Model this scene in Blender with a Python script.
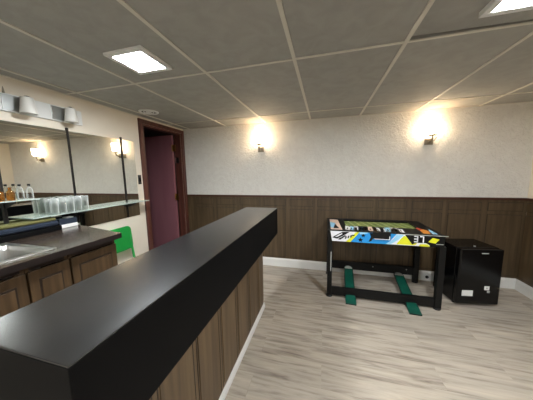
import bpy, bmesh, math, random
from mathutils import Vector, Matrix, Euler
for o in list(bpy.data.objects): bpy.data.objects.remove(o, do_unlink=True)
SC = bpy.context.scene
C = SC.collection
PI = math.pi
random.seed(7)

# ---------------- camera, world, exposure ----------------
H, CEIL, D, XL, XR, YB = 1.376, 2.073, 3.017, -2.148, 2.166, -2.4
YAW, PITCH, ROLL, FPX = 0.2634, 0.1242, -0.017, 215.05
fw = Vector((-math.sin(YAW)*math.cos(PITCH), math.cos(YAW)*math.cos(PITCH), -math.sin(PITCH)))
rt = Vector((math.cos(YAW), math.sin(YAW), 0)); up = rt.cross(fw)
r2 = math.cos(ROLL)*rt + math.sin(ROLL)*up; u2 = -math.sin(ROLL)*rt + math.cos(ROLL)*up
cam = bpy.data.cameras.new('camera'); co = bpy.data.objects.new('camera', cam); C.objects.link(co)
mw = Matrix((r2, u2, -fw)).transposed().to_4x4(); mw.translation = Vector((0, 0, H))
co.matrix_world = mw
cam.sensor_fit = 'HORIZONTAL'; cam.sensor_width = 36; cam.lens = FPX*36/533; cam.clip_start = 0.02
SC.camera = co
w = bpy.data.worlds.new('world'); SC.world = w; w.use_nodes = True
w.node_tree.nodes['Background'].inputs[0].default_value = (0.5, 0.55, 0.6, 1)
w.node_tree.nodes['Background'].inputs[1].default_value = 0.02
SC.view_settings.view_transform = 'Standard'; SC.view_settings.look = 'None'
SC.view_settings.exposure = 0.0; SC.view_settings.gamma = 1; SC.view_settings.use_curve_mapping = False
PANEL_E, SCONCE_E = 285, 36
PANEL_COL, SCONCE_COL = (0.92, 0.97, 1.0), (1.0, 0.78, 0.52)

# ---------------- materials ----------------
def srgb(r, g, b):
    f = lambda c: (c/255/12.92) if c/255 <= 0.04045 else ((c/255+0.055)/1.055)**2.4
    return (f(r), f(g), f(b), 1)
def mat(name, col, rough=0.5, metal=0.0, **k):
    m = bpy.data.materials.new(name); m.use_nodes = True
    b = m.node_tree.nodes['Principled BSDF']
    b.inputs['Base Color'].default_value = col
    b.inputs['Roughness'].default_value = rough; b.inputs['Metallic'].default_value = metal
    for a, v in k.items(): b.inputs[a.replace('_', ' ')].default_value = v
    return m
def nodes(m): return m.node_tree.nodes, m.node_tree.links, m.node_tree.nodes['Principled BSDF']
def noisy(m, col2, scale=(1, 1, 1), nscale=6, detail=4, lo=0.35, hi=0.65, bump=0, bscale=None, bdist=0.01, dist=0.0):
    """object-space noise between the base colour and col2, with optional bump"""
    N, L, b = nodes(m)
    tc = N.new('ShaderNodeTexCoord'); mp = N.new('ShaderNodeMapping'); mp.inputs['Scale'].default_value = scale
    L.new(tc.outputs['Object'], mp.inputs[0])
    nz = N.new('ShaderNodeTexNoise'); nz.inputs['Scale'].default_value = nscale; nz.inputs['Detail'].default_value = detail
    nz.inputs['Distortion'].default_value = dist
    L.new(mp.outputs[0], nz.inputs['Vector'])
    rp = N.new('ShaderNodeValToRGB'); rp.color_ramp.elements[0].position = lo; rp.color_ramp.elements[1].position = hi
    rp.color_ramp.elements[0].color = b.inputs['Base Color'].default_value[:]; rp.color_ramp.elements[1].color = col2
    L.new(nz.outputs[0], rp.inputs[0]); L.new(rp.outputs[0], b.inputs['Base Color'])
    if bump:
        n2 = N.new('ShaderNodeTexNoise'); n2.inputs['Scale'].default_value = bscale or nscale; n2.inputs['Detail'].default_value = 5
        n2.inputs['Distortion'].default_value = dist
        L.new(mp.outputs[0], n2.inputs['Vector'])
        bp = N.new('ShaderNodeBump'); bp.inputs['Strength'].default_value = bump; bp.inputs['Distance'].default_value = bdist
        L.new(n2.outputs[0], bp.inputs['Height']); L.new(bp.outputs[0], b.inputs['Normal'])
    return m
def emis(name, col, e):
    m = mat(name, (*col, 1), 0.5)
    b = m.node_tree.nodes['Principled BSDF']
    b.inputs['Emission Color'].default_value = (*col, 1); b.inputs['Emission Strength'].default_value = e
    return m

M = {}
M['stucco'] = noisy(mat('stucco_wall', srgb(216, 212, 206), 0.85), srgb(222, 219, 213), nscale=9, bump=1.0, bscale=24, bdist=0.014, dist=1.6)
M['paint'] = noisy(mat('cream_paint', srgb(226, 216, 200), 0.7), srgb(230, 221, 206), nscale=4, bump=0.06, bscale=60, bdist=0.002)
M['tile'] = noisy(mat('ceiling_tile', srgb(155, 153, 147), 0.8), srgb(163, 161, 155), nscale=10, bump=0.30, bscale=26, bdist=0.004, dist=0.8)
M['grid'] = mat('ceiling_grid', srgb(205, 200, 188), 0.5)
M['wood'] = noisy(mat('dark_wood', srgb(70, 55, 38), 0.45), srgb(92, 75, 53), (1, 1, 0.06), nscale=28, detail=6, bump=0.12, bdist=0.002)
M['bar_wood'] = noisy(mat('bar_wood', srgb(82, 65, 46), 0.45), srgb(108, 88, 63), (1, 1, 0.05), nscale=30, detail=6, bump=0.12, bdist=0.002)
M['cab_wood'] = noisy(mat('cabinet_wood', srgb(66, 50, 33), 0.4), srgb(92, 71, 49), (1, 1, 0.06), nscale=30, detail=6, bump=0.1, bdist=0.002)
M['groove'] = mat('groove_wood', srgb(46, 34, 25), 0.5)
M['cap'] = mat('rail_mahogany', srgb(74, 40, 28), 0.4)
M['casing'] = noisy(mat('casing_mahogany', srgb(76, 42, 36), 0.35), srgb(98, 58, 48), (1, 1, 0.05), nscale=30)
M['leaf'] = noisy(mat('plum_door', srgb(142, 92, 100), 0.4), srgb(148, 98, 106), (1, 1, 0.1), nscale=10)
M['base'] = mat('white_baseboard', srgb(226, 224, 220), 0.45)
M['black_top'] = noisy(mat('black_laminate', srgb(20, 20, 21), 0.24, Specular_IOR_Level=1.0), srgb(27, 26, 27), nscale=14, bump=0.03, bscale=90, bdist=0.001)
M['fascia'] = mat('black_fascia', srgb(6, 6, 7), 0.6, Specular_IOR_Level=0.12)
M['brown_top'] = noisy(mat('brown_laminate', srgb(56, 46, 40), 0.2, Specular_IOR_Level=0.9), srgb(66, 55, 47), nscale=8)
M['brown_edge'] = mat('counter_edge', srgb(34, 26, 24), 0.4)
M['steel'] = noisy(mat('stainless', srgb(205, 205, 202), 0.36, 1.0), srgb(218, 218, 214), (1, 6, 1), nscale=8)
M['reflector'] = mat('reflector_plate', srgb(168, 170, 168), 0.3, 0.8)
M['chrome'] = mat('chrome', srgb(200, 198, 192), 0.12, 1.0)
M['nickel'] = mat('brushed_nickel', srgb(150, 140, 126), 0.32, 1.0)
M['brass'] = mat('brass', srgb(176, 140, 84), 0.35, 1.0)
M['mirror'] = mat('mirror_silver', (0.80, 0.81, 0.76, 1), 0.008, 1.0)
M['black'] = mat('black_plastic', srgb(20, 20, 22), 0.35)
M['gloss_black'] = mat('black_enamel', srgb(6, 6, 7), 0.2, Specular_IOR_Level=0.35)
M['black_metal'] = mat('black_metal', srgb(16, 14, 14), 0.45)
M['fblack'] = noisy(mat('foosball_black', srgb(8, 8, 8), 0.45, Specular_IOR_Level=0.3), srgb(12, 12, 12), nscale=6)
M['white'] = mat('white_plastic', srgb(228, 228, 226), 0.45)
M['opal'] = mat('opal_glass', srgb(214, 212, 206), 0.35)
M['green'] = mat('green_plastic', srgb(26, 146, 62), 0.38)
M['dgreen'] = noisy(mat('green_board', srgb(0, 68, 54), 0.5), srgb(0, 80, 63), nscale=12)
M['blue'] = mat('blue_print', srgb(28, 142, 214), 0.4)
M['lblue'] = mat('light_blue_print', srgb(150, 205, 236), 0.4)
M['pwhite'] = mat('white_print', srgb(232, 232, 236), 0.4)
M['yellow'] = mat('yellow_print', srgb(222, 222, 40), 0.4)
M['orange'] = mat('orange_print', srgb(226, 146, 54), 0.4)
M['tan'] = mat('tan_print', srgb(226, 196, 176), 0.4)
M['red'] = mat('red_print', srgb(196, 70, 50), 0.4)
M['grey'] = mat('grey_cap', srgb(176, 178, 172), 0.4)
M['turf'] = noisy(mat('green_playfield', srgb(104, 122, 58), 0.55), srgb(142, 158, 88), nscale=14)
M['turf_line'] = mat('playfield_line', srgb(170, 184, 126), 0.5)
M['amber'] = mat('amber_glass', srgb(190, 128, 50), 0.1, Transmission_Weight=0.8)
M['glass'] = mat('clear_glass', (0.95, 0.97, 0.96, 1), 0.03, Transmission_Weight=1.0, IOR=1.45)
M['shelf_glass'] = mat('shelf_glass', (0.80, 0.92, 0.86, 1), 0.05, Transmission_Weight=0.55, IOR=1.3)
def thin_glass(name, tint, gloss):
    m = bpy.data.materials.new(name); m.use_nodes = True; N = m.node_tree.nodes; L = m.node_tree.links
    for n in list(N): N.remove(n)
    out = N.new('ShaderNodeOutputMaterial'); tr = N.new('ShaderNodeBsdfTransparent'); tr.inputs[0].default_value = tint
    gl = N.new('ShaderNodeBsdfPrincipled'); gl.inputs['Base Color'].default_value = (0.8, 0.82, 0.8, 1); gl.inputs['Roughness'].default_value = 0.08
    lw = N.new('ShaderNodeLayerWeight'); lw.inputs['Blend'].default_value = gloss
    mx = N.new('ShaderNodeMixShader'); L.new(lw.outputs['Facing'], mx.inputs[0]); L.new(tr.outputs[0], mx.inputs[1]); L.new(gl.outputs[0], mx.inputs[2]); L.new(mx.outputs[0], out.inputs[0])
    return m
M['tumbler'] = thin_glass('tumbler_glass', (0.94, 0.96, 0.95, 1), 0.42)
M['towel_y'] = mat('yellow_green_cloth', srgb(102, 100, 56), 0.9)
M['towel_b'] = mat('blue_cloth', srgb(26, 36, 52), 0.9)
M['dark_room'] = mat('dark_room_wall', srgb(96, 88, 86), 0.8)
M['panel_e'] = emis('led_diffuser', PANEL_COL, PANEL_E)
M['sconce_e'] = emis('lit_frosted_glass', SCONCE_COL, SCONCE_E)
# vinyl plank floor: planks along X
def floor_mat():
    m = mat('vinyl_planks', srgb(150, 140, 128), 0.42); N, L, b = nodes(m)
    tc = N.new('ShaderNodeTexCoord')
    br = N.new('ShaderNodeTexBrick'); br.offset = 0.37; br.inputs['Scale'].default_value = 1
    br.inputs['Brick Width'].default_value = 1.22; br.inputs['Row Height'].default_value = 0.18
    br.inputs['Mortar Size'].default_value = 0.0012; br.inputs['Bias'].default_value = 0.0
    br.inputs['Color1'].default_value = (0, 0, 0, 1); br.inputs['Color2'].default_value = (1, 1, 1, 1); br.inputs['Mortar'].default_value = (0.25, 0.25, 0.25, 1)
    L.new(tc.outputs['Object'], br.inputs['Vector'])
    wn = N.new('ShaderNodeVectorMath'); wn.operation = 'SCALE'; wn.inputs['Scale'].default_value = 9.0
    L.new(br.outputs['Color'], wn.inputs[0])
    ad = N.new('ShaderNodeVectorMath'); ad.operation = 'ADD'
    L.new(tc.outputs['Object'], ad.inputs[0]); L.new(wn.outputs[0], ad.inputs[1])
    mp = N.new('ShaderNodeMapping'); mp.inputs['Scale'].default_value = (1.1, 11.0, 1); L.new(ad.outputs[0], mp.inputs[0])
    n1 = N.new('ShaderNodeTexNoise'); n1.inputs['Scale'].default_value = 2.2; n1.inputs['Detail'].default_value = 7; n1.inputs['Roughness'].default_value = 0.62; n1.inputs['Distortion'].default_value = 0.5
    L.new(mp.outputs[0], n1.inputs['Vector'])
    rp = N.new('ShaderNodeValToRGB'); e = rp.color_ramp.elements
    e[0].position = 0.30; e[0].color = srgb(124, 112, 99); e[1].position = 0.74; e[1].color = srgb(198, 187, 170)
    x = e.new(0.5); x.color = srgb(178, 167, 153)
    L.new(n1.outputs[0], rp.inputs[0])
    mx = N.new('ShaderNodeMix'); mx.data_type = 'RGBA'; mx.blend_type = 'MULTIPLY'; mx.inputs[0].default_value = 0.22
    L.new(rp.outputs[0], mx.inputs[6]); 
    r2_ = N.new('ShaderNodeValToRGB'); r2_.color_ramp.elements[0].color = (0.55, 0.52, 0.5, 1); r2_.color_ramp.elements[1].color = (1, 1, 1, 1)
    L.new(br.outputs['Color'], r2_.inputs[0]); L.new(r2_.outputs[0], mx.inputs[7])
    L.new(mx.outputs[2], b.inputs['Base Color'])
    bp = N.new('ShaderNodeBump'); bp.inputs['Strength'].default_value = 0.12; bp.inputs['Distance'].default_value = 0.002
    L.new(n1.outputs[0], bp.inputs['Height']); L.new(bp.outputs[0], b.inputs['Normal'])
    return m
M['floor'] = floor_mat()

# ---------------- mesh helpers ----------------
class MB:
    def __init__(s): s.v = []; s.f = []; s.m = []; s.mats = []; s.sm = []
    def mi(s, m):
        if m not in s.mats: s.mats.append(m)
        return s.mats.index(m)
    def poly(s, pts, m, smooth=False):
        n = len(s.v); s.v += [tuple(p) for p in pts]; s.f.append(tuple(range(n, n+len(pts)))); s.m.append(s.mi(m)); s.sm.append(smooth)
    def box(s, lo, hi, m, R=None, o=None):
        x0, y0, z0 = lo; x1, y1, z1 = hi
        P = [Vector(p) for p in [(x0,y0,z0),(x1,y0,z0),(x1,y1,z0),(x0,y1,z0),(x0,y0,z1),(x1,y0,z1),(x1,y1,z1),(x0,y1,z1)]]
        if R is not None: P = [R @ p for p in P]
        if o is not None: P = [p+Vector(o) for p in P]
        n = len(s.v); s.v += [tuple(p) for p in P]; k = s.mi(m)
        for f in [(0,3,2,1),(4,5,6,7),(0,1,5,4),(1,2,6,5),(2,3,7,6),(3,0,4,7)]:
            s.f.append(tuple(n+i for i in f)); s.m.append(k); s.sm.append(False)
    def prism(s, pts, axis, a, b, m):
        """extrude a 2D outline (other two axes in order) along axis from a to b"""
        def P(p, t):
            q = list(p); q.insert(axis, t); return tuple(q)
        n = len(s.v); N_ = len(pts); k = s.mi(m)
        s.v += [P(p, a) for p in pts]+[P(p, b) for p in pts]
        s.f.append(tuple(range(n+N_-1, n-1, -1))); s.f.append(tuple(range(n+N_, n+2*N_))); s.m += [k, k]; s.sm += [False, False]
        for i in range(N_):
            j = (i+1) % N_; s.f.append((n+i, n+j, n+N_+j, n+N_+i)); s.m.append(k); s.sm.append(False)
    def tube(s, path, r, m, seg=10, caps=True):
        path = [Vector(p) for p in path]; n0 = len(s.v); k = s.mi(m); L = len(path)
        rs = r if isinstance(r, (list, tuple)) else [r]*L
        prev = None
        for i, p in enumerate(path):
            t = (path[min(i+1, L-1)]-path[max(i-1, 0)]).normalized()
            a = Vector((0, 0, 1)) if abs(t.z) < 0.9 else Vector((1, 0, 0))
            if prev is None: x = t.cross(a).normalized()
            else: x = (prev-t*prev.dot(t)).normalized()
            prev = x; y = t.cross(x)
            for j in range(seg):
                q = 2*PI*j/seg; s.v.append(tuple(p+(x*math.cos(q)+y*math.sin(q))*rs[i]))
        for i in range(L-1):
            for j in range(seg):
                a, b = n0+i*seg+j, n0+i*seg+(j+1) % seg
                s.f.append((a, b, b+seg, a+seg)); s.m.append(k); s.sm.append(True)
        if caps:
            s.f.append(tuple(n0+j for j in reversed(range(seg)))); s.f.append(tuple(n0+(L-1)*seg+j for j in range(seg))); s.m += [k, k]; s.sm += [False, False]
    def lathe(s, prof, m, o=(0, 0, 0), seg=24, closed=False, axis=2):
        n0 = len(s.v); k = s.mi(m); L = len(prof)
        for r, z in prof:
            for j in range(seg):
                q = 2*PI*j/seg; p = [r*math.cos(q), r*math.sin(q), z]
                if axis == 1: p = [p[0], p[2], p[1]]
                if axis == 0: p = [p[2], p[0], p[1]]
                s.v.append((p[0]+o[0], p[1]+o[1], p[2]+o[2]))
        for i in range(L if closed else L-1):
            for j in range(seg):
                a, b = n0+i*seg+j, n0+i*seg+(j+1) % seg; i2 = (i+1) % L
                c, d = n0+i2*seg+(j+1) % seg, n0+i2*seg+j
                s.f.append((a, b, c, d)); s.m.append(k); s.sm.append(True)
        if not closed:
            if prof[0][0] > 1e-4: s.f.append(tuple(n0+j for j in reversed(range(seg)))); s.m.append(k); s.sm.append(False)
            if prof[-1][0] > 1e-4: s.f.append(tuple(n0+(L-1)*seg+j for j in range(seg))); s.m.append(k); s.sm.append(False)
    def build(s, name, parent=None, bevel=0, kind=None, segs=2):
        me = bpy.data.meshes.new(name); me.from_pydata(s.v, [], s.f)
        for m in s.mats: me.materials.append(M[m])
        for p, k, q in zip(me.polygons, s.m, s.sm): p.material_index = k; p.use_smooth = q
        bm = bmesh.new(); bm.from_mesh(me); bmesh.ops.recalc_face_normals(bm, faces=bm.faces)
        bm.to_mesh(me); bm.free(); me.update()
        o = bpy.data.objects.new(name, me); C.objects.link(o)
        if parent is not None: o.parent = parent
        if bevel:
            b = o.modifiers.new('bevel', 'BEVEL'); b.width = bevel; b.segments = segs; b.limit_method = 'ANGLE'; b.angle_limit = math.radians(40)
        if kind: o['kind'] = kind
        return o
def box(lo, hi, m): b = MB(); b.box(lo, hi, m); return b
def tag(o, label, cat, group=None):
    o['label'] = label; o['category'] = cat
    if group: o['group'] = group
    return o
def thing(name, label, cat, loc=(0, 0, 0), rz=0, group=None):
    o = bpy.data.objects.new(name, None); C.objects.link(o); o.location = loc; o.rotation_euler = (0, 0, rz); o.empty_display_size = 0.1
    return tag(o, label, cat, group)
def copy_tree(o, parent=None):
    c = o.copy(); C.objects.link(c)
    if parent is not None: c.parent = parent
    for ch in list(o.children): copy_tree(ch, c)
    return c

# ---------------- room shell ----------------
S = 'structure'
box((XL-0.1, YB-0.1, -0.1), (XR+0.1, D+0.1, 0), 'floor').build('floor', kind=S)
RAIL = 1.045
def wainscot(b, axis, wall, sgn, a0, a1, first, pitch, m='wood'):
    """grooved wood panelling against the wall plane; frames stand proud"""
    t = 0.012
    def bx(u0, u1, z0, z1, t0, t1, mm):
        w0, w1 = sorted((wall+sgn*t0, wall+sgn*t1))
        if axis == 0: b.box((u0, w0, z0), (u1, w1, z1), mm)
        else: b.box((w0, u0, z0), (w1, u1, z1), mm)
    bx(a0, a1, 0, RAIL, 0, t, m)
    u = first
    while u < a1+pitch:
        l, r = u+0.03, u+pitch-0.03
        for (z0, z1) in ((0.905, 1.005), (0.15, 0.865)):
            L_, R_ = max(l, a0), min(r, a1)
            if R_-L_ > 0.05:
                bx(L_, R_, z0, z1, t, t+0.002, 'groove')
                bx(L_+0.006, R_-0.006, z0+0.006, z1-0.006, t, t+0.006, m)
        u += pitch
    bx(a0, a1, RAIL-0.012, RAIL+0.012, 0, 0.03, 'cap')
box((XL-0.1, D, 0), (XR+0.1, D+0.1, CEIL+0.1), 'stucco').build('wall_back', kind=S)
b = MB(); wainscot(b, 0, D, -1, XL, XR, XL+0.13, 0.38); b.build('wall_back_wainscot', kind=S)
box((XR, YB, 0), (XR+0.1, D, CEIL+0.1), 'paint').build('wall_right', kind=S)
b = MB(); wainscot(b, 1, XR, -1, YB, D-0.03, YB+0.1, 0.38); b.build('wall_right_wainscot', kind=S)
box((XL-0.1, YB-0.1, 0), (XR+0.1, YB, CEIL+0.1), 'paint').build('wall_front', kind=S)
DY0, DY1, DZ = 2.225, 2.945, 2.0     # door opening
b = MB(); b.box((XL-0.1, YB, 0), (XL, DY0, CEIL+0.1), 'paint'); b.box((XL-0.1, DY0, DZ), (XL, DY1, CEIL+0.1), 'paint'); b.box((XL-0.1, DY1, 0), (XL, D, CEIL+0.1), 'paint')
b.build('wall_left', kind=S)
# ceiling tiles with a T-bar grid
x0, S_ = -0.1914, 0.6096
xs = [x0+i*S_ for i in range(-3, 4)]; ys = [-2.23, -1.011, 0.208, 1.4274, 2.640]
b = MB(); b.box((XL-0.1, YB-0.1, CEIL+0.06), (XR+0.1, D+0.1, CEIL+0.12), 'tile')
ex = [XL]+[x for x in xs if XL < x < XR]+[XR]; ey = [YB]+ys+[D]
for i in range(len(ex)-1):
    for j in range(len(ey)-1):
        dz = random.uniform(0.001, 0.003); x_, y_ = ex[i], ey[j]
        if abs(x_-(x0+S_)) < .01 and abs(y_-0.208) < .01:   # a tile that has lifted along its far edge
            n = 4; P = [(ex[i]+.004, y_, CEIL+.002), (ex[i+1]-.004, y_, CEIL+.002), (ex[i+1]-.004, ey[j+1]-.012, CEIL+.006), (ex[i]+.004, ey[j+1]-.012, CEIL+.018)]
            b.poly(P, 'tile')
        else: b.box((x_+0.002, y_+0.002, CEIL+dz), (ex[i+1]-0.002, ey[j+1]-0.002, CEIL+0.03), 'tile')
b.build('ceiling', kind=S)
b = MB()
for x in ex[1:-1]: b.box((x-0.0105, YB, CEIL-0.004), (x+0.0105, D, CEIL+0.004), 'grid')
for y in ys: b.box((XL, y-0.007, CEIL-0.0035), (XR, y+0.007, CEIL+0.0035), 'grid')
b.box((XL, D-0.014, CEIL-0.004), (XR, D, CEIL+0.002), 'grid'); b.box((XL, YB, CEIL-0.004), (XL+0.014, D, CEIL+0.002), 'grid'); b.box((XR-0.014, YB, CEIL-0.004), (XR, D, CEIL+0.002), 'grid')
b.build('ceiling_grid', kind=S)
# baseboards
def baseprof(t=0.016, h=0.122): return [(0, 0), (t, 0), (t, h-0.02), (t*0.55, h-0.006), (t*0.4, h), (0, h)]
b = MB(); b.prism([(D-0.012-p, z) for p, z in baseprof()], 0, XL+0.02, XR-0.014, 'base'); b.build('baseboard_back', kind=S)
b = MB(); b.prism([(XR-0.012-p, z) for p, z in baseprof()], 1, YB, D-0.03, 'base'); b.build('baseboard_right', kind=S)
b = MB(); b.prism([(XL+p, z) for p, z in baseprof()], 1, 1.25, DY0-0.07, 'base'); b.build('baseboard_left', kind=S)
# door casing, jamb, dark room beyond, leaf
CW = 0.066
b = MB()
for y0_, y1_ in ((DY0-CW, DY0), (DY1, DY1+CW)):
    b.box((XL, y0_, 0), (XL+0.018, y1_, DZ), 'casing'); b.box((XL+0.018, y0_+0.008, 0), (XL+0.024, y1_-0.02, DZ), 'casing')
b.box((XL, DY0-CW, DZ), (XL+0.018, DY1+CW, DZ+0.05), 'casing'); b.box((XL+0.018, DY0-CW+.008, DZ+.018), (XL+0.024, DY1+CW-.008, DZ+0.042), 'casing')
b.build('trim_1', bevel=0.003, kind=S)
b = MB(); b.box((XL-0.1, DY0, 0), (XL, DY0+0.018, DZ), 'casing'); b.box((XL-0.1, DY1-0.018, 0), (XL, DY1, DZ), 'casing'); b.box((XL-0.1, DY0, DZ-0.018), (XL, DY1, DZ), 'casing')
b.build('trim_2', kind=S)
b = MB()
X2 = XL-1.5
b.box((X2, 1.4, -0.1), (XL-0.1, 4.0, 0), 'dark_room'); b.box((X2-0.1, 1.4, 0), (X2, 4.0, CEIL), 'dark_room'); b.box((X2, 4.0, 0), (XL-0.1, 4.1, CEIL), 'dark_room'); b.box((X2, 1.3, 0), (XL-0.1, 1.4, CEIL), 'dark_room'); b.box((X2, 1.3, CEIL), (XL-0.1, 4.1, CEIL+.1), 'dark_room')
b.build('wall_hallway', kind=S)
lf = MB(); lf.box((XL-0.115-0.70, 2.885, 0.012), (XL-0.115, 2.922, 1.975), 'leaf'); lf = lf.build('door_1', bevel=0.002, kind=S)
for z in (0.3, 1.03, 1.78):
    h = MB(); h.box((XL-0.117, 2.880, z-0.05), (XL-0.055, 2.8845, z+0.05), 'brass'); h.tube([(XL-0.112, 2.877, z-0.052), (XL-0.112, 2.877, z+0.052)], 0.007, 'brass'); h.build('hinge', lf)
h = MB(); h.box((XL-0.10, 2.9215, 1.55), (XL-0.04, 2.9265, 1.64), 'chrome'); h.build('strike_plate', lf)

# ---------------- bar ----------------
bar = thing('bar_counter', 'long black-topped bar with deep black edge and brown wood panelled side', 'bar counter')
BX0, BX1, BY0, BY1, BZ = -0.755, -0.435, 0.238, 2.01, 1.04
FZ = 0.79
b = MB(); b.box((BX0, BY0, FZ), (BX1, BY1, BZ-0.004), 'fascia'); b.box((BX0, BY0, BZ-0.004), (BX1, BY1, BZ), 'black_top')
b.build('bar_top', bar, bevel=0.002)
b = MB(); b.box((-0.70, 0.29, 0), (-0.585, 1.98, FZ), 'bar_wood')
# paired grooves and battens on the room side
u = 0.29
k = 0
while u < 1.98:
    for q in (0.0, 0.028): b.box((-0.587, u+q, 0.06), (-0.5835, u+q+0.005, FZ-.004), 'groove')
    b.box((-0.587, u+0.042, 0.085), (-0.5815, min(u+0.235, 1.975), FZ-0.03), 'bar_wood')
    u += 0.25
b.build('bar_front_panel', bar)
b = MB(); b.prism([(-0.585+p, z) for p, z in baseprof(0.014, 0.05)], 1, 0.29, 1.98, 'base'); b.box((-0.70, 1.98, 0), (-0.571, 1.992, 0.05), 'base'); b.build('baseboard', bar)
tag_ = bar

# ---------------- left counter run ----------------
CZ = 0.96
ct = MB(); sx0, sx1, sy0, sy1 = -1.93, -1.525, 0.20, 0.83
def slab(b, out, hole, z0, z1, mt, me):
    """counter outline: front edge x1, slanted end; rectangular sink cut-out"""
    (x0_, x1_, ya, yb, yb2) = out; (hx0, hx1, hy0, hy1) = hole
    for z, fl in ((z1, mt), (z0, me)):
        b.poly([(x0_, ya, z), (hx0, ya, z), (hx0, hy1, z), (hx0, hy1+.001, z), (x0_, hy1+.001, z)], fl)
        b.poly([(hx1, ya, z), (x1_, ya, z), (x1_, hy1+.001, z), (hx1, hy1+.001, z)], fl)
        b.poly([(hx0, ya, z), (hx1, ya, z), (hx1, hy0, z), (hx0, hy0, z)], fl)
        b.poly([(x0_, hy1+.001, z), (x1_, hy1+.001, z), (x1_, yb, z), (x0_, yb2, z)], fl)
    for p, q in (((x1_, ya), (x1_, yb)), ((x1_, yb), (x0_, yb2)), ((x0_, yb2), (x0_, ya)), ((x0_, ya), (x1_, ya)), ((hx0, hy0), (hx1, hy0)), ((hx1, hy0), (hx1, hy1)), ((hx1, hy1), (hx0, hy1)), ((hx0, hy1), (hx0, hy0))):
        b.poly([(*p, z0), (*q, z0), (*q, z1), (*p, z1)], me)
slab(ct, (XL+0.001, -1.43, -0.9, 1.205, 1.36), (sx0, sx1, sy0, sy1), CZ-0.036, CZ, 'brown_top', 'brown_edge')
o = ct.build('worktop'); tag(o, 'dark brown laminate worktop under the mirror with a sink set in it', 'worktop')
# cabinets
edges = [1.185, 0.885, 0.690, 0.490, 0.19, -0.11]
labs = ['brown wood base cabinet at the free end of the worktop beside the green chair', 'narrow brown wood base cabinet, second from the free end of the worktop', 'brown wood base cabinet cut off by the left edge of the photo']
for i in range(3):
    y1_, y0_ = edges[i], edges[i+1]
    t = thing('base_cabinet', labs[i], 'cabinet', (-1.48, (y0_+y1_)/2, 0), 0, 'base cabinets under the worktop')
    hw = (y1_-y0_)/2-0.0015; sh = MB()
    ZT = CZ-0.038
    sh.box((-0.62, -hw, 0.09), (0.0, -hw+0.016, ZT), 'cab_wood'); sh.box((-0.62, hw-0.016, 0.09), (0.0, hw, ZT), 'cab_wood')
    sh.box((-0.62, -hw, 0.09), (0, hw, 0.106), 'cab_wood'); sh.box((-0.62, -hw, 0.09), (-0.605, hw, ZT-0.2), 'cab_wood'); sh.box((-0.08, -hw, 0), (-0.065, hw, 0.09), 'groove')
    sh.box((-0.012, -hw+.016, ZT-0.03), (0, hw-.016, ZT), 'groove')
    sh.build('body', t)
    d = MB(); g = 0.004
    d.box((0.001, -hw+g, 0.10), (0.018, hw-g, ZT-0.035), 'cab_wood')
    m_ = 0.038
    d.box((0.0165, -hw+g+m_, 0.16), (0.0195, hw-g-m_, ZT-0.035-m_*1.3), 'groove')
    d.box((0.0165, -hw+g+m_+.009, 0.17), (0.0235, hw-g-m_-.009, ZT-0.046-m_*1.3), 'cab_wood')
    d.build('door', t, bevel=0.002)
# sink
t = thing('sink', 'stainless steel drop-in sink in the brown worktop', 'sink', (0, 0, CZ))
b = MB(); rw = 0.022
for lo, hi in (((sx0-rw, sy0-rw), (sx1+rw, sy0+.012)), ((sx0-rw, sy1-.012), (sx1+rw, sy1+rw)), ((sx0-rw, sy0+.012), (sx0+.05, sy1-.012)), ((sx1-.012, sy0+.012), (sx1+rw, sy1-.012))):
    b.box((*lo, 0.0005), (*hi, 0.006), 'steel')
b.build('rim', t, bevel=0.003)
b = MB(); i0, i1, j0, j1 = sx0+.05, sx1-.012, sy0+.012, sy1-.012
n = 10; rings = []
def rr(x0_, x1_, y0_, y1_, r, z):
    P = []
    for cx, cy, a0 in ((x1_-r, y1_-r, 0), (x0_+r, y1_-r, 90), (x0_+r, y0_+r, 180), (x1_-r, y0_+r, 270)):
        for k in range(6): a = math.radians(a0+18*k); P.append((cx+r*math.cos(a), cy+r*math.sin(a), z))
    return P
loops = [rr(i0, i1, j0, j1, 0.03, 0.004), rr(i0+.004, i1-.004, j0+.004, j1-.004, 0.04, -0.02), rr(i0+.012, i1-.012, j0+.012, j1-.012, 0.05, -0.13), rr(i0+.04, i1-.04, j0+.04, j1-.04, 0.05, -0.155)]
for A, B_ in zip(loops, loops[1:]):
    for k in range(len(A)): k2 = (k+1) % len(A); b.poly([A[k], A[k2], B_[k2], B_[k]], 'steel', True)
b.poly(loops[-1], 'steel')
b.build('basin', t)
b = MB(); b.lathe([(0.0, -0.153), (0.03, -0.153), (0.036, -0.151), (0.036, -0.155)], 'chrome', (sx0+.2, 0.52, 0)); b.build('drain', t)
t = thing('faucet', 'chrome faucet behind the steel sink', 'faucet', (sx0+0.012, 0.60, CZ+0.006))
b = MB(); b.lathe([(0.026, 0), (0.026, 0.01), (0.016, 0.02), (0.013, 0.05), (0.0, 0.055)], 'chrome'); b.build('base', t)
b = MB(); b.tube([(0, 0, .03), (0, 0, .06), (0.02, 0, .085), (0.07, 0.0, .092), (0.12, 0.0, .08), (0.132, 0, .06)], 0.009, 'chrome'); b.build('spout', t)
for s_ in (-1, 1):
    b = MB(); b.lathe([(0.018, 0), (0.018, .02), (0.012, .03), (0.02, .04), (0.02, .05), (0, .054)], 'chrome', (0, s_*0.09, 0), 14); b.tube([(0, s_*.09, .046), (0.035, s_*.12, .056)], [.007, .004], 'chrome'); b.build('handle', t)

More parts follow.
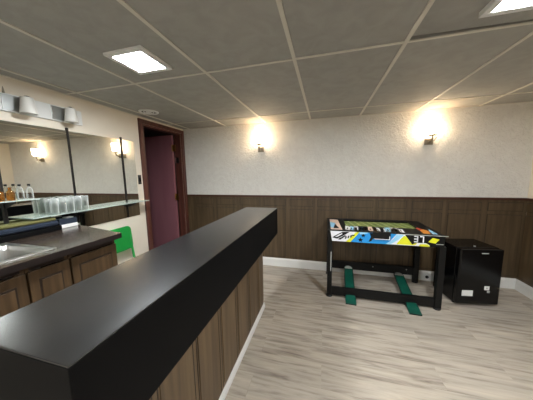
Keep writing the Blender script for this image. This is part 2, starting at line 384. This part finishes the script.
# ---------------- mirrors, standards, shelves ----------------
MZ0, MZ1 = 0.905, 1.765
pan = [(-0.05, 1.385, -0.006, 'wide mirror panel left of the first black shelf rail'), (1.412, 1.893, 0.0, 'middle mirror panel between the two black shelf rails'), (1.921, 2.070, -0.011, 'narrow mirror panel between the right shelf rail and the door')]
for y0_, y1_, rot, lab in pan:
    z0 = MZ0 if y0_ > 0.5 else CZ+0.002
    o = MB(); w2 = (y1_-y0_)/2
    o.box((0.0, -w2, z0), (0.005, w2, MZ1), 'mirror')
    o = o.build('wall_mirror'); o.location = (XL+0.003+abs(rot)*w2, (y0_+y1_)/2, 0); o.rotation_euler = (0, 0, rot); tag(o, lab, 'mirror', None)
for i, y in enumerate((1.3985, 1.907)):
    o = MB(); o.box((XL+0.001, y-0.008, MZ0+0.0 if i else CZ+.0), (XL+0.015, y+0.008, 1.79), 'black_metal')
    z = 1.0
    while z < 1.77: o.box((XL+0.0145, y-0.003, z), (XL+0.0156, y+0.003, z+0.014), 'black'); z += 0.03
    o = o.build('shelf_rail'); tag(o, ['black slotted shelf rail between the wide and middle mirror panels', 'black slotted shelf rail nearest the door'][i], 'shelf rail', 'shelf rails on the mirror')
SZ = 1.085
def shelf(y0_, y1_, z, dep, brs, lab):
    t = thing('glass_shelf', lab, 'shelf', (XL, (y0_+y1_)/2, z)); c = (y0_+y1_)/2
    b = MB(); b.box((0.021, y0_-c, -0.008), (0.021+dep, y1_-c, 0), 'shelf_glass'); b.build('glass_pane', t, bevel=0.001)
    for y in brs:
        b = MB(); b.prism([(0.0185, -0.06), (0.03, -0.06), (0.02+dep*.9, -0.02), (0.02+dep*.9, -0.0085), (0.0185, -0.0085)], 1, y-c-0.002, y-c+0.002, 'black_metal'); b.build('bracket', t)
    return t
shelf(1.02, 2.085, SZ, 0.13, (1.3985, 1.907), 'long glass shelf across the mirror carrying the row of tumblers')
shelf(0.20, 1.075, 1.222, 0.13, (0.95,), 'short higher glass shelf carrying bottles at the left edge of the photo')
o = MB(); o.box((XL+0.001, 0.94, CZ), (XL+0.016, 0.955, 1.79), 'black_metal'); 
o.v = [(v[0]+0.011, v[1], v[2]) for v in o.v]; o = o.build('shelf_rail'); tag(o, 'black slotted shelf rail on the wide mirror, holding the higher bottle shelf', 'shelf rail', 'shelf rails on the mirror')
# tumblers
def tumbler():
    t = MB(); t.lathe([(0.0, 0.0), (0.021, 0.0), (0.024, 0.004), (0.027, 0.122), (0.0252, 0.122), (0.022, 0.008), (0.0, 0.007)], 'tumbler', seg=20)
    o = t.build('tumbler'); return o
proto = tumbler(); n = 9
pos = [((1.175+0.056*(i//2)), 0.062+0.056*(i % 2)) for i in range(10)]
for i, (y, dx) in enumerate(pos):
    o = proto if i == 0 else copy_tree(proto)
    o.location = (XL+dx-0.005, y, SZ+0.0005)
    tag(o, 'clear straight glass tumbler in the tight cluster on the long glass shelf', 'glass', 'tumblers on the glass shelf')
# bottles
def bottle(y, dx, h, r, body, cap, name, lab):
    t = thing(name, lab, 'bottle', (XL+dx, y, 1.2225), 0, None)
    b = MB(); b.lathe([(0, 0), (r*.9, 0), (r, .006), (r, h*.55), (r*.85, h*.68), (r*.38, h*.8), (r*.36, h*.9), (0, h*.9)], body, seg=20); b.build('bottle_body', t)
    b = MB(); b.lathe([(r*.45, h*.88), (r*.45, h), (r*.4, h*1.01), (0, h*1.01)], cap, seg=16); b.build('cap', t)
bottle(0.948, .105, .088, .020, 'amber', 'amber', 'bottle', 'small amber bottle on the higher shelf, nearest the clear bottles')
bottle(0.895, .105, .085, .022, 'amber', 'amber', 'bottle', 'small amber bottle on the higher shelf, at the left edge of the photo')
bottle(1.005, .09, .105, .019, 'tumbler', 'black', 'bottle', 'clear bottle with black cap on the higher shelf, next to the amber bottles')
bottle(1.050, .10, .105, .019, 'tumbler', 'black', 'bottle', 'clear bottle with black cap at the right end of the higher shelf')
# stand-in slab and dark block, then a small box, on worktop
b = MB()
for yy in range(1):
    prof = [(0.00, 0), (0.085, 0), (0.095, .012), (0.095, .028), (0.085, .04), (0.0, .04)]
    b.prism([(XL+0.05+p, CZ+.038+z) for p, z in prof], 1, 0.62, 1.17, 'towel_b')
    b.prism([(XL+0.055+p*.9, CZ+.079+z*.6) for p, z in prof], 1, 0.60, 1.16, 'towel_y')
o = b.build('folded_towel', bevel=0.006, segs=3); tag(o, 'folded cloth, yellow-green over blue, lying on a low black box against the mirror', 'towel')  # modelled slab stands in for colours that show in the mirror
b = MB(); b.box((XL+.045, 0.58, CZ+.001), (XL+.16, 1.18, CZ+.037), 'fascia'); o = b.build('storage_box', bevel=.002); tag(o, 'low black box on the worktop under the folded cloth', 'box')  # black block added to give the dark band below the coloured slab
b = MB(); b.box((XL+.05, 1.19, CZ+.001), (XL+.12, 1.32, CZ+.03), 'white'); b.box((XL+.052, 1.192, CZ+.03), (XL+.118, 1.318, CZ+.075), 'towel_b'); b.box((XL+.06, 1.25, CZ+.075), (XL+.11, 1.30, CZ+.083), 'white')
o = b.build('small_box', bevel=0.002); tag(o, 'small blue and white box on the worktop below the tumblers', 'box')
# switch
t = thing('light_switch', 'black light switch plate between the mirror and the door casing', 'switch', (XL, 2.115, 1.325))
b = MB(); b.box((0, -0.022, -0.055), (0.006, 0.022, 0.055), 'black'); b.build('plate', t, bevel=0.002)
b = MB(); b.box((0.006, -0.009, -0.025), (0.010, 0.009, 0.025), 'gloss_black'); b.build('rocker', t, bevel=0.002)
# vanity light above mirror
t = thing('vanity_light', 'unlit vanity light with white shades on the wall above the mirror', 'wall light', (XL, 1.18, 1.89))
b = MB(); b.box((0, -0.56, -0.058), (0.022, 0.345, 0.064), 'white'); b.build('backplate', t, bevel=0.004)
for y in (0.19, -0.09, -0.37):
    b = MB(); b.box((0.022, y-0.075, -0.05), (0.026, y+0.06, 0.055), 'reflector'); b.build('reflector_plate', t, bevel=0.001)
for y in (0.215, -0.06, -0.335):
    b = MB(); b.tube([(0.02, y, 0.05), (0.07, y, 0.055), (0.085, y, 0.05), (0.085, y, 0.04)], 0.006, 'chrome'); b.lathe([(0.02, .045), (0.022, .055), (0.008, .062), (0, .064)], 'chrome', (0.085, y, 0), 14); b.build('arm', t)
    b = MB(); b.lathe([(0.034, .05), (0.0345, .047), (0.0465, -.059), (0.047, -.062), (0.044, -.062), (0.031, .047)], 'opal', (0.085, y, 0), 24, closed=True); b.lathe([(0, .0495), (0.033, .0495)], 'opal', (0.085, y, 0), 24); b.build('lamp_shade', t)
b = MB(); b.lathe([(0.007, 0.06), (0.004, .09), (0, .105)], 'nickel', (0.03, -0.15, 0), 12); b.build('finial', t)

# ---------------- ceiling lights, vent ----------------
def clight(x, y, lab, s=0.132):
    t = thing('ceiling_light', lab, 'ceiling light', (x, y, CEIL), 0, 'square LED ceiling panels')
    b = MB(); i = s-0.033
    for lo, hi in (((-s, -s), (s, -i)), ((-s, i), (s, s)), ((-s, -i), (-i, i)), ((i, -i), (s, i))): b.box((*lo, -0.012), (*hi, 0.026), 'white')
    b.build('frame', t, bevel=0.003)
    b = MB(); b.box((-i, -i, -0.009), (i, i, 0.003), 'panel_e'); b.build('diffuser', t)
clight(-1.105, 1.172, 'lit square ceiling panel light above the sink counter')
clight(0.80, 1.165, 'lit square ceiling panel light at the top right of the photo')
clight(-1.105, -1.1, 'lit square ceiling panel light behind the camera, on the mirror side')  # unseen panel, added to light the near part of the room
clight(0.80, -1.1, 'lit square ceiling panel light behind the camera, on the foosball side')  # second added panel, also out of view
t = thing('ceiling_vent', 'round white ceiling vent in front of the doorway', 'vent', (-1.886, 2.06, CEIL))
b = MB(); b.lathe([(0.072, -0.004), (0.076, -0.012), (0.096, -0.010), (0.10, -0.005), (0.10, -0.002), (0.072, -0.002)], 'white', seg=36, closed=True); b.build('rim', t)
b = MB()
for r in (0.018, 0.045): b.lathe([(r, -0.005), (r+0.002, -0.009), (r+0.008, -0.009), (r+0.010, -0.005)], 'white', seg=30, closed=True)
b.box((-0.072, -0.003, -0.008), (0.072, 0.003, -0.0045), 'white'); b.box((-0.003, -0.072, -0.008), (0.003, 0.072, -0.0045), 'white')
b.build('grille', t)
b = MB(); b.lathe([(0, -0.0045), (0.073, -0.0045)], 'black', seg=30); b.build('throat', t)

# ---------------- sconces ----------------
def sconce(x, lab):
    t = thing('wall_sconce', lab, 'wall light', (x, D, 1.715), 0, 'lit sconces on the white wall')
    b = MB(); b.box((-0.045, -0.018, -0.04), (0.045, 0, 0.035), 'nickel'); b.build('backplate', t, bevel=0.006)
    b = MB(); b.tube([(0, -0.015, -0.005), (0, -0.05, -0.012), (0, -0.085, 0.0), (0, -0.10, 0.03), (0, -0.10, 0.06)], 0.009, 'nickel'); b.tube([(0, -0.05, -.012), (0.03, -0.07, 0.0), (0.045, -0.08, 0.03), (0.035, -0.085, 0.055)], [.007, .006, .005, .003], 'nickel'); b.build('arm', t)
    b = MB(); b.lathe([(0.0, .052), (0.028, .052), (0.04, .06), (0.042, .068), (0.0, .068)], 'nickel', (0, -0.10, 0), 20); b.build('cup', t)
    b = MB(); b.lathe([(0.040, .069), (0.052, .10), (0.055, .20), (0.051, .20), (0.048, .102), (0.036, .073)], 'sconce_e', (0, -0.10, 0), 28, closed=True); b.build('lamp_shade', t)
    b = MB(); b.lathe([(0.0, .0685), (0.012, .0685), (0.014, .09), (0.026, .12), (0.028, .14), (0.018, .16), (0, .168)], 'sconce_e', (0, -0.10, 0), 16); b.build('bulb', t)
sconce(-0.88, 'lit wall sconce on the white wall, the one nearer the doorway')
sconce(1.18, 'lit wall sconce on the white wall, the one above the foosball table')

# ---------------- foosball table ----------------
FX0, FX1, FY0, FY1, FT, FB = 0.045, 1.11, 2.33, 2.945, 0.762, 0.645
t = thing('foosball_table', 'black foosball game table with colourful graffiti graphics on its side', 'game table', ((FX0+FX1)/2, (FY0+FY1)/2, 0))
ox, oy = (FX0+FX1)/2, (FY0+FY1)/2
def loc(b): b.v = [(v[0]-ox, v[1]-oy, v[2]) for v in b.v]; return b
th = 0.03
# side walls of the body
b = MB(); b.box((FX0, FY0+.012, FB), (FX1, FY0+.012+th, FT), 'fblack'); b.box((FX0, FY1-th, FB), (FX1, FY1, FT+.004), 'fblack')
b.box((FX0, FY0+.012+th, FB), (FX0+th, FY1-th, FT), 'fblack'); b.box((FX1-th, FY0+.012+th, FB), (FX1, FY1-th, FT), 'fblack')
b.box((FX0+th, FY0+.012+th, FB+.01), (FX1-th, FY1-th, FB+.03), 'fblack')
loc(b).build('cabinet', t, bevel=0.003)
# playfield high in the body
PZ = FT-0.016
b = MB(); b.box((FX0+th+.001, FY0+.012+th+.001, PZ-.012), (FX1-th-.001, FY1-th-.001, PZ), 'turf')
k = 0
xx = FX0+.24
while xx < FX1-0.13:   # slanted light grass streaks
    b.poly([(xx, FY0+.24, PZ+.0006), (xx+.016, FY0+.24, PZ+.0006), (xx-.055, FY1-.06, PZ+.0006), (xx-.07, FY1-.06, PZ+.0006)], 'turf_line'); xx += .075
loc(b).build('playfield', t)
# flat graphics boards round the field (top surround)
b = MB(); z = FT-0.001
def top(pts, m, dz=0.0): b.poly([(x, y, z+dz) for x, y in pts], m)
yi0 = FY0+.012+th+.001; xi0, xi1 = FX0+th+.001, FX1-th-.001; yi1 = FY1-th-.001
b.box((xi0, yi0, z-.012), (xi1, yi0+.20, z), 'fblack'); b.box((xi0, yi1-.03, z-.012), (xi1, yi1, z), 'fblack')
b.box((xi0, yi0+.20, z-.012), (xi0+.17, yi1-.03, z), 'fblack'); b.box((xi1-.10, yi0+.20, z-.012), (xi1, yi1-.03, z), 'fblack')
top([(xi0, yi0), (xi0+.12, yi0), (xi0+.10, yi1-.04), (xi0, yi1-.02)], 'tan', .001)
top([(xi0, yi0+.10), (xi0+.06, yi0+.05), (xi0+.06, yi0+.30), (xi0, yi0+.36)], 'lblue', .0016)
top([(xi0+.03, yi0+.04), (xi0+.09, yi0+.06), (xi0+.055, yi0+.26)], 'fblack', .0022)
cols = ['pwhite', 'lblue', 'fblack', 'pwhite', 'fblack', 'lblue', 'fblack', 'pwhite', 'tan', 'fblack', 'orange', 'pwhite', 'fblack', 'pwhite', 'lblue', 'fblack', 'pwhite', 'fblack', 'pwhite', 'pwhite']
xx = xi0+.15
for c in cols:
    wd = random.uniform(.034, .06)
    top([(xx, yi0+.03), (xx+wd*.8, yi0+.0), (xx+wd+.012, yi0+random.uniform(.13, .2)), (xx+.015, yi0+random.uniform(.13, .2))], c, .001)
    if c != 'fblack': top([(xx+wd*.3, yi0+.05), (xx+wd*.55, yi0+.03), (xx+wd*.7, yi0+.12), (xx+wd*.4, yi0+.09)], 'fblack', .0016); xx += wd*.95
    if xx > xi1-.16: break
top([(xi1-.13, yi0+.005), (xi1-.075, yi0), (xi1-.04, yi0+.11), (xi1-.07, yi0+.18), (xi1-.12, yi0+.13)], 'orange', .0012)
top([(xi1-.12, yi0+.14), (xi1-.07, yi0+.18), (xi1-.10, yi0+.25), (xi1-.13, yi0+.2)], 'red', .0015)
top([(xi1-.055, yi0), (xi1-.01, yi0), (xi1-.012, yi0+.2), (xi1-.04, yi0+.12)], 'lblue', .0013)
loc(b).build('top_surround', t)
# front apron with printed graphics (shallow printed shapes on the board)
b = MB(); AX0, AX1 = FX0+.045, FX1-.002
b.box((AX0-.04, FY0-.002, FB+.002), (AX1, FY0+.0115, FT-.004), 'fblack')
AW, AH = AX1-AX0, FT-FB
def fr(pts, m, lay=1):   # u along the board 0..1, v up 0..1
    b.poly([(AX0+u*AW, FY0-.002-.0006*lay, FB+.003+v*(AH-.008)) for u, v in pts], m)
fr([(0, 0), (.17, 0), (.26, 1), (-.02, 1)], 'pwhite')
fr([(.165, 0), (.52, 0), (.60, 1), (.25, 1)], 'blue', 2)
fr([(.135, 0), (.18, 0), (.265, 1), (.235, 1)], 'yellow', 3)
fr([(.51, 0), (.88, 0), (.88, 1), (.59, 1)], 'pwhite', 1)
fr([(.505, .02), (.55, .02), (.62, .5), (.66, .96), (.60, .96), (.57, .5)], 'lblue', 3)
fr([(.60, .05), (.75, .05), (.78, .2), (.70, .85), (.66, .85), (.63, .5)], 'yellow', 3)
fr([(.67, .97), (.99, .97), (.99, .04), (.90, .04), (.85, .30), (.77, .30), (.735, .12)], 'fblack', 4)
fr([(.755, .02), (.87, .02), (.85, .3), (.78, .3)], 'pwhite', 5)
fr([(.79, .0), (.885, .0), (.86, .22), (.80, .2)], 'yellow', 6)
fr([(.865, .42), (.925, .32), (.955, .70), (.90, .82)], 'yellow', 5)
# scribbled paw shape, left
fr([(.0, .35), (.03, .55), (.10, .95), (.17, .98), (.13, .7), (.05, .25)], 'fblack', 3)
fr([(.03, .45), (.09, .8), (.105, .76), (.05, .42)], 'pwhite', 4)
fr([(.055, .2), (.12, .62), (.14, .6), (.08, .16)], 'fblack', 5)
for u in (.125, .15, .175):
    fr([(u, .28+(u-.12)*3), (u+.012, .26+(u-.12)*3), (u+.02, .5+(u-.12)*3), (u+.006, .52+(u-.12)*3)], 'fblack', 5)
fr([(.19, .62), (.215, .6), (.22, .7), (.195, .72)], 'fblack', 5)
# stars and black blots on the blue
def star(u, v, r, m, lay=3):
    pts = []
    for k in range(10):
        a = PI/2+k*PI/5; q = r if k % 2 == 0 else r*.45
        pts.append((u+q*math.cos(a)*AH/AW, v+q*math.sin(a)))
    fr(pts, m, lay)
star(.30, .70, .22, 'fblack'); star(.275, .26, .24, 'fblack')
fr([(.355, .98), (.37, .6), (.35, .12), (.375, .2), (.40, .6), (.42, .98)], 'fblack', 3)
fr([(.26, 1), (.27, .78), (.34, .92), (.34, 1)], 'lblue', 4)
# number 37 on the black patch
def seg7(u, v, w_, h_, segs):
    s_ = .3*w_; sv = .11
    R_ = {'a': ((u, v+h_-sv), (u+w_, v+h_)), 'g': ((u, v+h_/2-sv/2), (u+w_, v+h_/2+sv/2)), 'd': ((u, v), (u+w_, v+sv)), 'b': ((u+w_-s_, v+h_/2), (u+w_, v+h_)), 'c': ((u+w_-s_, v), (u+w_, v+h_/2))}
    for q in segs:
        (ua, va), (ub, vb) = R_[q]; fr([(ua, va), (ub, va), (ub, vb), (ua, vb)], 'pwhite', 7)
seg7(.748, .34, .034, .60, 'abcdg'); seg7(.796, .34, .034, .60, 'abc')
loc(b).build('front_apron', t)
# black score holder with white outline
b = MB(); b.box((AX0+.385*AW, FY0-.016, FB+.055), (AX0+.545*AW, FY0-.006, FT+.006), 'fblack'); b.box((AX0+.40*AW, FY0-.019, FB+.050), (AX0+.54*AW, FY0-.0155, FB+.057), 'pwhite'); b.box((AX0+.533*AW, FY0-.019, FB+.057), (AX0+.54*AW, FY0-.0155, FT-.03), 'pwhite')
loc(b).build('ball_catch', t, bevel=0.002)
b = MB(); b.box((AX0+.68*AW, FY0-.01, FT-.006), (AX1+.022, FY0-.003, FT-.001), 'grey'); b.box((AX0+.93*AW, FY0-.008, FB+.03), (AX1-.012, FY0-.0045, FB+.034), 'grey'); loc(b).build('silver_trim', t)
# legs and stretchers
lw = 0.05
legs = [(FX0+.002, FY0+.014), (FX1-lw-.004+.024, FY0+.014), (FX0+.002, FY1-lw-.004), (FX1-lw-.004+.024, FY1-lw-.004)]
for i, (x, y) in enumerate(legs):
    x2 = lw if i % 2 == 0 else lw+.004
    b = MB(); b.box((x, y, 0.018), (x+x2, y+lw, FB+.001 if i % 2 == 0 else FT-.012), 'fblack') if i % 2 == 0 else b.box((x-.0, y, 0.018), (x+x2, y+lw, FB-.0), 'fblack')
    lg = loc(b).build('leg', t, bevel=0.003)
    b = MB(); b.lathe([(0.0, 0.0), (.034, 0), (.034, .010), (.022, .018), (0, .018)], 'black', (x+x2/2, y+lw/2, 0), 16); loc(b).build('foot', lg)
    if i == 0:
        b = MB(); b.box((x+.032, y-.004, .30), (x+.040, y, .52), 'grey'); loc(b).build('metal_strip', lg)
b = MB(); b.box((FX0+lw, FY0+.022, .02), (FX1-lw+.02, FY0+.055, .112), 'fblack'); loc(b).build('stretcher', t, bevel=0.003)
b = MB(); b.box((FX0+lw, FY1-.05, .095), (FX1-lw+.02, FY1-.015, .195), 'fblack')
for x in (0.62, 1.0): b.lathe([(0, -.052), (.007, -.052), (.007, -.048)], 'grey', (x, FY1, .16), 10, axis=1)
loc(b).build('stretcher', t, bevel=0.003)

# green boards lying under the table
def board(p0, p1, wd, lab):
    p0, p1 = Vector(p0), Vector(p1); t = thing('green_board', lab, 'board', p0, 0, 'green boards under the foosball table')
    d = p1-p0; L_ = d.length; Rm = d.to_track_quat('Y', 'Z').to_matrix()
    hw = wd/2; th_ = 0.012
    b = MB(); n = 10
    out = [(-hw, 0), (hw, 0), (hw, L_-hw)]+[(hw*math.cos(PI*k/n), L_-hw+hw*math.sin(PI*k/n)) for k in range(1, n)]+[(-hw, L_-hw)]
    b.prism([(x, y) for x, y in out], 2, 0.0, th_, 'black'); b.v = [tuple(Rm @ Vector(v)) for v in b.v]; b.build('board_edge', t)
    b = MB(); h2 = hw-.008
    b.prism([(-h2, .003), (h2, .003), (h2, L_-hw*1.3), (-h2, L_-hw*1.3)], 2, th_, th_+.0025, 'dgreen'); b.prism([(-hw, 0), (hw, 0), (hw, .10), (-hw, .10)], 2, th_, th_+.003, 'dgreen')
    b.v = [tuple(Rm @ Vector(v)) for v in b.v]; b.build('green_face', t)
    b = MB(); out = [(h2*math.cos(PI*k/n), L_-hw*1.3+h2*1.2*math.sin(PI*k/n)) for k in range(0, n+1)]
    b.prism(out, 2, th_, th_+.006, 'grey'); b.v = [tuple(Rm @ Vector(v)) for v in b.v]; o = b.build('rounded_tip', t); o['label'] = 'pale grey rounded tip'
board((0.288, 2.235, 0.001), (0.318, 2.865, 0.150), 0.105, 'long dark green board with grey tip, left one under the foosball table')
board((0.866, 2.205, 0.001), (0.893, 2.865, 0.120), 0.105, 'long dark green board with grey tip, right one under the foosball table')

# ---------------- mini fridge ----------------
t = thing('mini_fridge', 'black mini fridge with small white stickers in the corner beside the foosball table', 'fridge', (1.312, 2.464, 0), math.atan2(.058, .382))
fwid, fdep, fh = 0.388, 0.36, 0.602
b = MB(); b.box((0, 0.055, 0.02), (fwid, fdep, fh), 'gloss_black'); b.build('body', t, bevel=0.006)
b = MB(); b.box((0.0, 0.0, 0.03), (fwid, 0.05, fh-.002), 'gloss_black'); dr = b.build('door', t, bevel=0.012, segs=3)
b = MB(); b.box((.19, -.0015, fh-.045), (.25, .001, fh-.036), 'grey'); o = b.build('logo_badge', dr); o['label'] = 'small silver badge'
b = MB(); b.box((.045, -.0015, .115), (.145, .001, .175), 'white'); o = b.build('sticker', dr); o['label'] = 'white paper label'
b = MB(); b.box((.245, -.0015, .185), (.29, .001, .225), 'white'); b.box((.258, -.002, .197), (.276, -.0014, .212), 'grey'); o = b.build('sticker', dr); o['label'] = 'small white square label'
b = MB(); b.box((.272, -.0015, .155), (.296, .001, .178), 'grey'); o = b.build('sticker', dr); o['label'] = 'tiny grey mark'
for x in (.03, fwid-.03):
    for y in (.08, fdep-.03):
        b = MB(); b.lathe([(0, 0), (.014, 0), (.014, .02), (0, .02)], 'black', (x, y, 0), 12); b.build('foot', t)
b = MB(); b.lathe([(0, 0), (.009, 0), (.009, .006), (0, .008)], 'grey', (.19, .09, fh), 12); b.build('hinge_cap', t)
# dark outlet in baseboard
o = MB(); o.lathe([(0, 0), (.018, 0), (.018, -.012), (.010, -.02), (0, -.02)], 'black', (1.262, D-.029, .05), 16, axis=1); o = o.build('door_stop'); tag(o, 'round black stop on the white baseboard behind the foosball table', 'door stop')

# ---------------- green chair ----------------
t = thing('plastic_chair', 'green plastic chair by the wall beyond the free end of the worktop', 'chair', (XL+.30, 1.70, 0), 0)
sw = .175
def rrect(w_, h_, r, n=5):
    P = []
    for cx, cy, a0 in ((w_-r, h_-r, 0), (-w_+r, h_-r, 90), (-w_+r, -h_+r, 180), (w_-r, -h_+r, 270)):
        for k in range(n+1): a = math.radians(a0+90*k/n); P.append((cx+r*math.cos(a), cy+r*math.sin(a)))
    return P
b = MB(); b.prism([(y, z+.70) for y, z in rrect(sw, .125, .045)], 0, -.225, -.205, 'green'); b.v = [(v[0]-(v[2]-.45)*.08, v[1], v[2]) for v in b.v]; b.build('backrest', t, bevel=.005)
b = MB(); b.prism([(x-.01, y) for x, y in rrect(.19, sw, .05)], 2, .43, .452, 'green'); b.build('seat', t, bevel=.005)
for s_ in (-1, 1):
    b = MB(); b.tube([(-.16, s_*.15, .44), (-.205, s_*.155, .47), (-.225, s_*.155, .62), (-.235, s_*.155, .72)], .012, 'green'); b.build('back_post', t)
    b = MB(); b.tube([(.14, s_*.145, .435), (.165, s_*.165, 0)], [.015, .012], 'green'); b.build('leg', t)
    b = MB(); b.tube([(-.17, s_*.145, .435), (-.20, s_*.165, 0)], [.015, .012], 'green'); b.build('leg', t)
